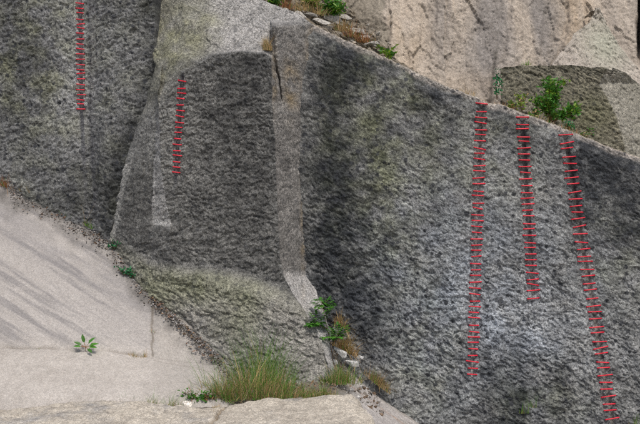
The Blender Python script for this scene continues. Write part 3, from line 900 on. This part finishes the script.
def grass_tuft(base, spread, ngreen, ndry, hg, hd, label, lean=.35, bend=.7, wd=.006, dry_mat=None, green_mat=None, name='grass_tuft', cat='grass tuft', az_bias=None, back=None):
    """back: (dx, dy, dz) growth bias added to blades so they arch away from a wall"""
    e = empty(name, base)
    tag(e, label, cat)
    for n_, hh, mat, nm in ((ngreen, hg, green_mat or M_GRASS, 'green_blades'), (ndry, hd, dry_mat or M_STRAW, 'dry_blades')):
        if not n_: continue
        g = Geo()
        for i in range(n_):
            rx_, ry_ = R.gauss(0, .45) * spread[0], R.gauss(0, .45) * spread[1]
            rx_ = max(-spread[0], min(spread[0], rx_)); ry_ = max(-spread[1], min(spread[1], ry_))
            k = (1 - .45 * (abs(rx_) / (spread[0] + 1e-6)) ** 1.5) * (1 + .5 * float(perlin(rx_ * 9 + n_, ry_ * 9, 1.5)))
            az = R.uniform(0, 2 * math.pi)
            if az_bias is not None and R.random() < .75: az = az_bias + R.gauss(0, .5)
            elif R.random() < .5: az = math.atan2(ry_, rx_) + R.gauss(0, .6)
            sl = spread[2] * rx_ if len(spread) > 2 else 0
            blade(g, (rx_, ry_, sl - .02), R.uniform(*hh) * k, az, abs(R.gauss(0, lean)), R.uniform(.1, 1) * bend, wd * R.uniform(.6, 1.2), shade(.35, .15))
        g.build(nm, mat, e, kind='stuff' if n_ < 130 else None)
    return e

def leafy_plant(base, stems, nleaf, lsize, label, mat=None, mat2=None, frac2=.0, name='leafy_plant', cat='plant', spreadleaf=.06, pinnate=False, stem_r=.004, start=.3):
    """stems: lists of offsets from the base; leaves set along them"""
    e = empty(name, base)
    tag(e, label, cat)
    gs = Geo(); g1 = Geo(); g2 = Geo()
    for st in stems:
        pts = [np.array(p, float) for p in st]
        vv, ff = tube(pts, [stem_r * (1 - .7 * i / max(1, len(pts) - 1)) for i in range(len(pts))], 5)
        gs.add(vv, ff, (1, 1, 1))
        arr = np.array(pts); ln = len(pts) - 1
        for i in range(nleaf):
            q = (start + (1 - start) * (i + R.random()) / nleaf) * ln
            k = min(int(q), ln - 1); fr = q - k
            p = arr[k] * (1 - fr) + arr[k + 1] * fr
            dv = rdir(-.25, .8)
            if pinnate:
                L_ = R.uniform(.8, 1.3) * spreadleaf * 1.8
                vv, ff = tube([p, p + dv * L_], .0012, 4, False); gs.add(vv, ff, (1, 1, 1))
                sd_ = np.cross(dv, (0, 0, 1.)); sd_ /= np.linalg.norm(sd_) + 1e-9
                npair = 5
                cc = shade(.3, .1)
                for a in range(1, npair + 1):
                    pb = p + dv * L_ * a / npair
                    for sgn in (-1, 1):
                        leaf(g1, pb, sd_ * sgn + dv * .5 + np.array([0, 0, R.uniform(-.3, .1)]), (0, 0, 1), lsize * R.uniform(.8, 1.15), lsize * .5, cc)
                leaf(g1, p + dv * L_, dv, (0, 0, 1), lsize, lsize * .5, cc)
            else:
                p = p + rdir(-.6, 1) * R.random() * spreadleaf
                (leaf)(g2 if R.random() < frac2 else g1, p, dv, rdir(.3, 1), lsize * R.uniform(.6, 1.2), lsize * R.uniform(.4, .6), shade(.4, .12))
    gs.build('stem', M_STEM, e)
    if g1.v: g1.build('foliage', mat or M_GREEN, e)
    if g2.v: g2.build('young_leaves', mat2 or M_LIME, e)
    return e

def offs(base, pts, Y):
    b_ = np.array(base)
    return [tuple(np.array(P(u, v, y)) - b_ for u, v, y in pts)]

# --- angular stones
def hull(seed, n=13, flat=(1, .8, .6)):
    rr = random.Random(seed)
    bm = bmesh.new()
    for i in range(n):
        v = Vector((rr.gauss(0, 1), rr.gauss(0, 1), rr.gauss(0, 1))).normalized() * rr.uniform(.85, 1.1)
        bm.verts.new((v.x * flat[0], v.y * flat[1], v.z * flat[2]))
    bmesh.ops.convex_hull(bm, input=bm.verts)
    for v in [v for v in bm.verts if not v.link_faces]: bm.verts.remove(v)
    bm.verts.index_update()
    vs = np.array([v.co[:] for v in bm.verts]); fs = [tuple(l.vert.index for l in f.loops) for f in bm.faces]
    bm.free()
    return vs, fs
HULLS = [hull(i) for i in range(12)]

def rotm(rr):
    return np.array(Matrix.Rotation(rr.uniform(0, 6.28), 3, 'Z') @ Matrix.Rotation(rr.gauss(0, .5), 3, 'X') @ Matrix.Rotation(rr.gauss(0, .5), 3, 'Y'))

def stone(loc, size, seed, label, col, group=None, flat=(1, .8, .6)):
    vs, fs = hull(seed, 10, flat)
    rr = random.Random(seed + 100)
    vs = vs @ np.array(Matrix.Rotation(rr.uniform(-.5, .5), 3, 'Z') @ Matrix.Rotation(rr.uniform(.1, .5), 3, 'Y') @ Matrix.Rotation(rr.gauss(.3, .2), 3, 'X')).T * size
    bm = bmesh.new()
    bv = [bm.verts.new(p) for p in vs]
    for f in fs: bm.faces.new([bv[i] for i in f])
    bmesh.ops.bevel(bm, geom=list(bm.edges), offset=size * .035, segments=1, affect='EDGES')
    bm.verts.index_update()
    v2 = [v.co[:] for v in bm.verts]; f2 = [tuple(l.vert.index for l in f.loops) for f in bm.faces]
    bm.free()
    o = mesh_from('stone', v2, f2, M_STONE, col, False, None, loc)
    return tag(o, label, 'stone', group)

# ---- 1 big tuft between slab and ledge
def G(u, v): # point on the ground strip z = 0
    Y = EYE * F / (v - 212) - D
    return P(u, v, Y)
grass_tuft(G(248, 397), (.60, .13), 300, 460, (.16, .62), (.12, .52), 'large tuft of green and straw-coloured grass below the dark block', lean=.5, bend=1.25, wd=.006)
grass_tuft(P(264, 388, -1.3), (.42, .08), 330, 60, (.35, .85), (.3, .6), 'tall dark green grass growing against the mossy foot of the block', lean=.33, bend=1.2, wd=.0055)
grass_tuft(P(207, 398, -1.78), (.10, .05), 14, 4, (.45, .75), (.4, .6), 'sparse long thin blades arching over the pale slab', lean=.3, bend=.8, wd=.005, az_bias=math.pi)
b_ = G(200, 400)
leafy_plant(b_, [[(0, 0, 0), (R.uniform(-.22, .3), R.uniform(-.05, .08), R.uniform(.03, .10))] for _ in range(10)], 16, .045, 'low broad-leaved green weed at the ledge edge beside the large tuft', M_GREEN, M_RUST, .15, spreadleaf=.05, start=.1)
# dry litter along the foot of the block
grass_tuft(G(300, 394), (.40, .08), 30, 170, (.05, .14), (.05, .16), 'matted dry brown grass along the foot of the block', lean=.9, bend=.6, wd=.005, name='dry_tuft', dry_mat=M_RUST)
grass_tuft(G(224, 399), (.16, .06), 120, 120, (.12, .42), (.12, .42), 'shorter leaning grass on the weed side of the large tuft', lean=.6, bend=1.2, wd=.0055)
grass_tuft(G(288, 397), (.22, .07), 110, 120, (.08, .30), (.08, .28), 'thin short grass beside the large tuft towards the gully', lean=.6, bend=1.2, wd=.005)
grass_tuft(G(308, 396), (.16, .05), 60, 150, (.05, .18), (.05, .20), 'matted straw beside the thin short grass under the block', lean=.9, bend=1.0, wd=.005, name='dry_tuft')
grass_tuft(G(325, 395), (.14, .05), 90, 130, (.05, .20), (.05, .18), 'mixed brown and green grass between straw mat and gully mouth', lean=.8, bend=1.0, wd=.005)
# ---- 2 tuft at right
b_ = (wx(341, -1.12), -1.12, -.02)
grass_tuft(b_, (.24, .12), 260, 160, (.12, .34), (.10, .30), 'short green and brown grass at the mouth of the gully', lean=.4, bend=.9)
# ---- 3 rowan seedling
b_ = np.array(P(333, 362, -.62))
st = [[P(333, 362, -.62), P(330, 340, -.66), P(325, 318, -.70), P(321, 300, -.72)], [P(331, 345, -.66), P(336, 340, -.72), P(337, 336, -.75)], [P(327, 328, -.68), P(320, 326, -.74), P(316, 323, -.76)]]
leafy_plant(tuple(b_), [[np.array(p) - b_ for p in s_] for s_ in st], 11, .075, 'bright green seedling with feathery leaves growing in the gully', M_GREEN, name='seedling', spreadleaf=.07, pinnate=True, stem_r=.005, start=.74)
# ---- 4 dry fern, 5 dry grass
b_ = P(345, 350, -.30)
grass_tuft(b_, (.16, .06, -.5), 12, 230, (.2, .4), (.16, .42), 'brown withered fern hanging behind the green seedling', lean=.6, bend=1.7, wd=.007, name='withered_fern', cat='fern', dry_mat=M_STRAW, az_bias=-1.2)
b_ = P(340, 325, -.28)
grass_tuft(b_, (.10, .04, -.5), 0, 110, (.1, .2), (.12, .28), 'small brown withered fern frond beside the seedling top', lean=.7, bend=1.9, wd=.007, name='withered_fern', cat='fern', dry_mat=M_STRAW, az_bias=-1.4)
b_ = P(377, 383, -.25)
grass_tuft(b_, (.17, .06, -.75), 40, 210, (.10, .28), (.12, .30), 'brown dry grass hanging at the foot of the broad face', lean=.5, bend=1.6, wd=.006, name='dry_tuft', az_bias=-1.0, dry_mat=M_STRAW)
# ---- 6 seedling on the slab: each leaf a part
b_ = on_slab(86, 351)
e = tag(empty('seedling', b_), 'small green seedling rooted in the crack across the pale slab', 'plant')
gs = Geo()
for (a, z_, l_) in [(2.6, .5, .10), (1.8, .95, .11), (.9, .7, .12), (.3, .35, .12), (-.5, .1, .11), (-1.1, -.15, .10), (3.3, .2, .09), (-2.2, .15, .08)]:
    dv = np.array([math.cos(a), -.25 + .2 * math.sin(a), z_]); dv /= np.linalg.norm(dv)
    vv, ff = tube([(0, 0, -.02), (0, -.02, .05), tuple(dv * .05 + np.array([0, -.02, .05]))], .0035, 5); gs.add(vv, ff, (1, 1, 1))
    g = Geo(); leaf(g, dv * .05 + np.array([0, -.02, .05]), dv, (0, -.6, .8), l_, l_ * .42, shade(.3, .08))
    g.build('leaf', M_GREEN, e)
gs.build('stem', M_RUST, e)
# ---- 7 little tufts in the slab cracks
grass_tuft(on_slab(134, 357), (.11, .015), 6, 120, (.05, .12), (.04, .11), 'dry brown grass tuft in the cross crack of the slab', lean=.9, bend=.6, wd=.004, name='dry_tuft')
grass_tuft(on_slab(145, 357), (.02, .015), 4, 14, (.08, .16), (.08, .16), 'few upright dry stalks beside the crack tuft', lean=.2, bend=.5, wd=.004, name='dry_tuft')
grass_tuft(on_slab(151, 331), (.045, .02), 8, 36, (.03, .08), (.03, .08), 'tiny dry tuft in the upright joint of the slab', lean=.9, bend=.6, wd=.004, name='dry_tuft')
grass_tuft(on_slab(38, 349), (.06, .015), 30, 6, (.02, .05), (.02, .05), 'tiny green sprouts in the slab crack far from the block', lean=.7, bend=.6, wd=.005)
# ---- 8 joint plants below the left face
grass_tuft(on_slab(6, 186), (.20, .06, -.4), 20, 240, (.08, .2), (.08, .20), 'brown dry grass where the slab top meets the rough face', lean=.7, bend=.8, name='dry_tuft', dry_mat=M_RUST)
grass_tuft(on_slab(30, 194), (.14, .05, -.5), 20, 140, (.08, .2), (.08, .2), 'straw-coloured dry grass lower along the slab joint', lean=.7, bend=.8, name='dry_tuft', dry_mat=M_STRAW)
grass_tuft(on_slab(22, 192), (.03, .03), 2, 6, (.2, .3), (.22, .36), 'few tall straw stalks standing against the rough face', lean=.25, bend=.5, wd=.004, name='dry_tuft')
grass_tuft(on_slab(70, 217), (.13, .05, -.5), 150, 20, (.06, .17), (.05, .12), 'dark green grass in the joint below the vertical groove', lean=.5, bend=.8)
grass_tuft(on_slab(93, 228), (.13, .05, -.5), 130, 40, (.06, .16), (.05, .12), 'dark green grass in the joint where two rock faces meet', lean=.5, bend=.8)
grass_tuft(on_slab(88, 224), (.1, .03), 0, 7, (.2, .3), (.3, .5), 'long bent straws leaning over the joint', lean=.8, bend=1.2, wd=.003, name='dry_tuft')
for i, (u, v, lab) in enumerate([(113, 249, 'bluish green leafy weed in the gravel joint, uppermost beside the block'), (124, 275, 'bluish green leafy weed in the gravel joint at the block foot'), (132, 278, 'small leafy weed tucked under the mossy block')]):
    b_ = on_slab(u, v)
    leafy_plant(b_, [[(0, 0, -.02), (R.uniform(-.10, .12), -.03, R.uniform(.05, .13))] for _ in range(5)], 6, .055, lab, M_BLUEG, spreadleaf=.03, start=.3)
# ---- 9 thin grass along slab / ledge joint
for i, (u, v, n_, lab) in enumerate([(120, 402, 36, 'thin low grass in the joint before the slab'), (148, 404, 46, 'thin grass line between slab and ledge, nearer the tuft'), (172, 405, 50, 'short brown and green grass at the ledge joint beside the weed')]):
    p = G(u, v)
    grass_tuft((p[0], p[1] + .05, -.04), (.17, .02), n_, n_ * 2, (.08, .22), (.05, .12), lab, lean=.6, bend=.8, wd=.0035, name='thin_tuft', az_bias=.3)
grass_tuft((wx(216, -2.35), -2.35, 0), (.05, .16), 4, 70, (.03, .06), (.03, .07), 'dry brown litter in the crack of the foreground ledge', lean=1.0, bend=.4, wd=.004, name='dry_tuft', dry_mat=M_STRAW)

# ---- 10 bush and its neighbours on the terrace
def terrace_pt(u, Y):
    return P(u, float(top_edge(u)) , 0)[2], wx(u, Y)
b_ = np.array(P(552, 122, .7))
st = []
for i in range(15):
    uu = R.uniform(531, 579); vv_ = R.uniform(79, 116)
    if uu < 541: vv_ = max(vv_, 97)
    if uu > 570: vv_ = max(vv_, 88)
    yy = .7 + R.uniform(-.32, .35)
    st.append([np.zeros(3), (np.array(P(552 + (uu - 552) * .4, 122 + (vv_ - 122) * .45, .7 + (yy - .7) * .5)) - b_), np.array(P(uu, vv_, yy)) - b_])
for (uu, vv_) in ((549, 77), (565, 80), (553, 82)):
    st.append([np.zeros(3), np.array(P(552, 100, .7)) - b_, np.array(P(uu, vv_, .66)) - b_])
leafy_plant(tuple(b_), st, 80, .068, 'leafy green bush before the dark square boulder', M_GREEN, M_LIME, .30, name='bush', cat='bush', spreadleaf=.085, stem_r=.007, start=.4)
for (u, vt_, vb2, y, mt, mt2, lab, nl) in [
        (522, 92, 112, .5, M_LIME, M_STRAW, 'yellowing seedling with orange leaves beside the bush', 26),
        (513, 98, 110, .45, M_LIME, M_RUST, 'small yellow green seedling near the boulder corner', 20),
        (535, 107, 118, .45, M_GREEN, M_STRAW, 'low green weed between yellow seedling and bush', 30),
        (572, 120, 130, .4, M_BLUEG, M_GREEN, 'small dark green weed at the foot of the boulder', 20),
        (586, 128, 138, .4, M_GREEN, M_STRAW, 'tiny green weed beside the boulder foot, away from the bush', 12)]:
    b_ = np.array(P(u, vb2, y))
    st = [[np.zeros(3), np.array(P(u + R.uniform(-6, 6), vt_ + R.uniform(0, 8), y + R.uniform(-.1, .1))) - b_] for _ in range(4)]
    leafy_plant(tuple(b_), st, nl, .05, lab, mt, mt2, .3, spreadleaf=.06, stem_r=.004, start=.3)
b_ = np.array(P(497, 100, 1.3))
st = [[np.zeros(3), np.array(P(497 + R.uniform(-2, 3), 84, 1.3)) - b_, np.array(P(498 + R.uniform(-3, 3), R.uniform(67, 80), 1.32)) - b_] for _ in range(4)]
leafy_plant(tuple(b_), st, 24, .055, 'dark green climber on the edge of the square boulder', M_BLUEG, spreadleaf=.05, name='climber', start=.15)
b_ = P(527, 64, 1.72)
grass_tuft(b_, (.10, .05), 30, 10, (.05, .14), (.05, .12), 'tiny green grass on top of the square boulder', lean=.5)
# dry plants at the terrace edge
for i, (u, dvv, n_, lab) in enumerate([(470, 3, 90, 'low ochre dry grass on the terrace edge under the cliff'), (505, 2, 120, 'rusty dry grass at the terrace edge below the climber'), (541, 3, 120, 'straw-coloured dry grass under the leafy bush'), (565, 3, 80, 'brown dry grass at the terrace edge near the boulder foot')]):
    b_ = P(u, float(top_edge(u)) - dvv + 3, .25)
    grass_tuft(b_, (.22, .10, -.38), 14, n_, (.04, .14), (.04, .14), lab, lean=.7, bend=.8, name='dry_tuft', dry_mat=(M_RUST if i % 2 else M_STRAW))
# ---- 12 lime plant at the cliff corner
b_ = np.array(P(388, 60, .6))
st = [[np.zeros(3), np.array(P(R.uniform(377, 397), R.uniform(42, 56), .6 + R.uniform(-.15, .2))) - b_] for _ in range(8)]
leafy_plant(tuple(b_), st, 14, .07, 'bright yellow green plant at the corner of the warm cliff', M_LIME, M_GREEN, .35, spreadleaf=.05, start=.35)
# ---- 13 shrubs on the talus
def tal(u, v): return P(u, v, TAL(u, v) - .05)
for (u, v, ru, rv, n_, m1, m2, lab) in [
        (331, 6, 14, 11, 16, M_GREEN, M_LIME, 'dense green shrub on the rubble slope'),
        (274, -1, 6, 5, 7, M_GREEN, M_LIME, 'small green shrub above the pale block top'),
        (312, 1, 6, 6, 6, M_LIME, M_STRAW, 'yellowish green weed between shrub and rusty bush')]:
    b_ = np.array(tal(u, v + rv))
    st = [[np.zeros(3), np.array(P(u + R.uniform(-ru, ru), v + R.uniform(-rv, rv * .5), TAL(u, v + rv) - .05 + R.uniform(-.25, .2))) - b_] for _ in range(n_)]
    leafy_plant(tuple(b_), st, 40, .075, lab, m1, m2, .3, name='shrub', cat='shrub', spreadleaf=.10, start=.3)
for i, (u, v, mt, lab) in enumerate([(287, 8, M_RUST, 'rusty red withered clump above the pale block top'), (301, 10, M_STRAW, 'straw-coloured grass clump on the rubble slope'), (352, 36, M_RUST, 'rusty dry clump on the rubble near the cliff'), (364, 41, M_RUST, 'smaller rusty dry clump where rubble meets the cliff'), (318, 14, M_STRAW, 'dry grass clump under the dense shrub'), (342, 30, M_STRAW, 'pale dry grass among the rubble stones')]):
    b_ = tal(u, v)
    grass_tuft(b_, (.16, .10), 10, 120, (.08, .25), (.08, .26), lab, lean=.6, bend=.8, dry_mat=mt, name='dry_tuft', wd=.007)
# ---- 14 dry tuft in the crack beside the strip
grass_tuft(P(267.5, 49, -.33), (.06, .04), 6, 260, (.1, .2), (.10, .30), 'straw-coloured grass growing from the crack beside the smooth strip', lean=.4, bend=1.0, wd=.005, name='dry_tuft', az_bias=2.6)
# ---- 15 rubble stones
spots = [(334, 19, .13, 'pale flat'), (341, 25, .12, 'grey angular'), (322, 22, .11, 'squat grey'), (350, 30, .10, 'slanting pale'), (358, 33, .13, 'long grey'), (366, 38, .09, 'small brown'), (327, 27, .09, 'pointed grey'), (310, 14, .10, 'dull brown'), (345, 18, .10, 'upright pale'), (371, 44, .10, 'wedge-shaped pale'), (300, 15, .08, 'small pale')]
for i, (u, v, s_, ad) in enumerate(spots):
    k = R.uniform(.20, .40)
    stone(tal(u, v), s_ * 1.2, 40 + i, ad + ' stone lying on the rubble slope above the broad face', (k, k * .95, k * .86), 'stones on the rubble slope', flat=(1.2, .8, .5))
# ---- 16 broken white stones in the gully
for i, (u, v, y, s_, lab, fl_) in enumerate([(340, 352, -.62, .125, 'large whitish broken stone wedged below the seedling', (1.0, .5, .55)), (354, 363, -.66, .115, 'flat whitish broken stone beside the large one in the gully', (1.0, .5, .5)), (360, 357, -.5, .05, 'small whitish stone against the foot of the broad face', (1, .8, .9)), (346, 372, -.82, .045, 'little pale stone in the gully grass', (1.2, .8, .6)), (334, 362, -.6, .06, 'grey stone half hidden under the seedling', (1, .8, .7))]):
    stone(P(u, v, y), s_, 270 + i, lab, (.44, .44, .43), flat=fl_)
stone(G(187, 404), .06, 90, 'small pale stone on the ledge beside the leafy weed', (.6, .56, .5))
stone(P(371, 394, -.62), .035, 93, 'small black stone on the pale gully floor', (.02, .02, .02))
# ---- gravel and litter in the joint
def scatter(name, n, pick, size, cols, mat):
    g = Geo()
    for i in range(n):
        p = pick()
        vs_, fs_ = HULLS[R.randrange(12)]
        s_ = size[0] * (size[1] / size[0]) ** (R.random() ** 1.8)
        k = R.uniform(.6, 1.3); c = cols[R.randrange(len(cols))]
        g.add(vs_ @ rotm(R).T * s_ + np.array(p), fs_, (c[0] * k, c[1] * k, c[2] * k))
    o = g.build(name, mat, smooth=False)
    return o
def joint_pick():
    u = R.choice([R.uniform(10, 108), R.uniform(95, 236), R.uniform(150, 232)])
    wd_ = float(np.interp(u, [0, 60, 110, 150, 200, 236], [13, 13, 15, 9, 15, 14]))
    v = float(joint_v(u)) + abs(R.gauss(0, .55)) * wd_ + 2
    p = on_slab(u, v)
    return (p[0], p[1], p[2] + .01)
o = scatter('gravel', 2600, joint_pick, (.004, .018), [(.24, .23, .22), (.15, .145, .14), (.34, .33, .32), (.11, .09, .07), (.20, .19, .18)], M_STONE)
tag(o, 'grey gravel and chips in the joint between slab and rock', 'gravel', kind='stuff')
g = Geo()
for i in range(420):
    p = joint_pick(); 
    leaf(g, (p[0], p[1], p[2] + .015), rdir(-.3, .3), rdir(.5, 1), R.uniform(.02, .05), R.uniform(.012, .03), shade(.5, .2))
for i in range(260):
    u = R.uniform(255, 335); p = G(u, R.uniform(384, 396))
    leaf(g, (p[0], p[1], .01), rdir(-.3, .3), rdir(.5, 1), R.uniform(.02, .05), R.uniform(.012, .03), shade(.5, .2))
o = g.build('leaf_litter', M_LITTER)
tag(o, 'brown fallen leaves scattered in the joint and below the block', 'leaf litter', kind='stuff')
def gul_pick():
    x = R.uniform(.0, .75); y = R.uniform(-1.2, -.1)
    return (x, y, float(gully_z(np.float64(x), np.float64(y))) + .01)
o = scatter('rubble', 240, gul_pick, (.008, .045), [(.32, .31, .30), (.2, .18, .16), (.14, .10, .07)], M_STONE)
tag(o, 'small rubble scattered over the gully floor', 'rubble', kind='stuff')
def tal_pick():
    u = R.uniform(255, 392); v = float(top_edge(u)) - R.uniform(-4, 34)
    if u > 340: v = max(v, (u - 340) * .9)
    p = tal(u, v); return (p[0], p[1] - .03, p[2])
o = scatter('rubble', 200, tal_pick, (.012, .065), [(.34, .32, .28), (.24, .21, .17), (.42, .39, .34), (.16, .13, .09)], M_STONE)
tag(o, 'broken stones strewn over the slope above the slanting edge', 'rubble', kind='stuff')
# ---- 18 wispy grass low on the broad face
for i, (u, v, lab) in enumerate([(533, 406, 'wispy green grass rooted low on the broad face'), (524, 412, 'few green blades below the dark stain on the broad face'), (636, 424, 'green sprig at the foot of the long leaning row')]):
    b_ = P(u, v, surf_right(u, v) - .01)
    grass_tuft(b_, (.09, .01), 16, 4, (.08, .22), (.05, .15), lab, lean=.3, bend=.6, wd=.004, az_bias=-1.57)
b_ = P(405, 424, -.35)
leafy_plant(b_, [[(0, 0, 0), (R.uniform(-.05, .05), -.02, .05)] for _ in range(3)], 5, .04, 'tiny green weed on the pale gully floor', M_GREEN, M_RUST, .4, spreadleaf=.03)
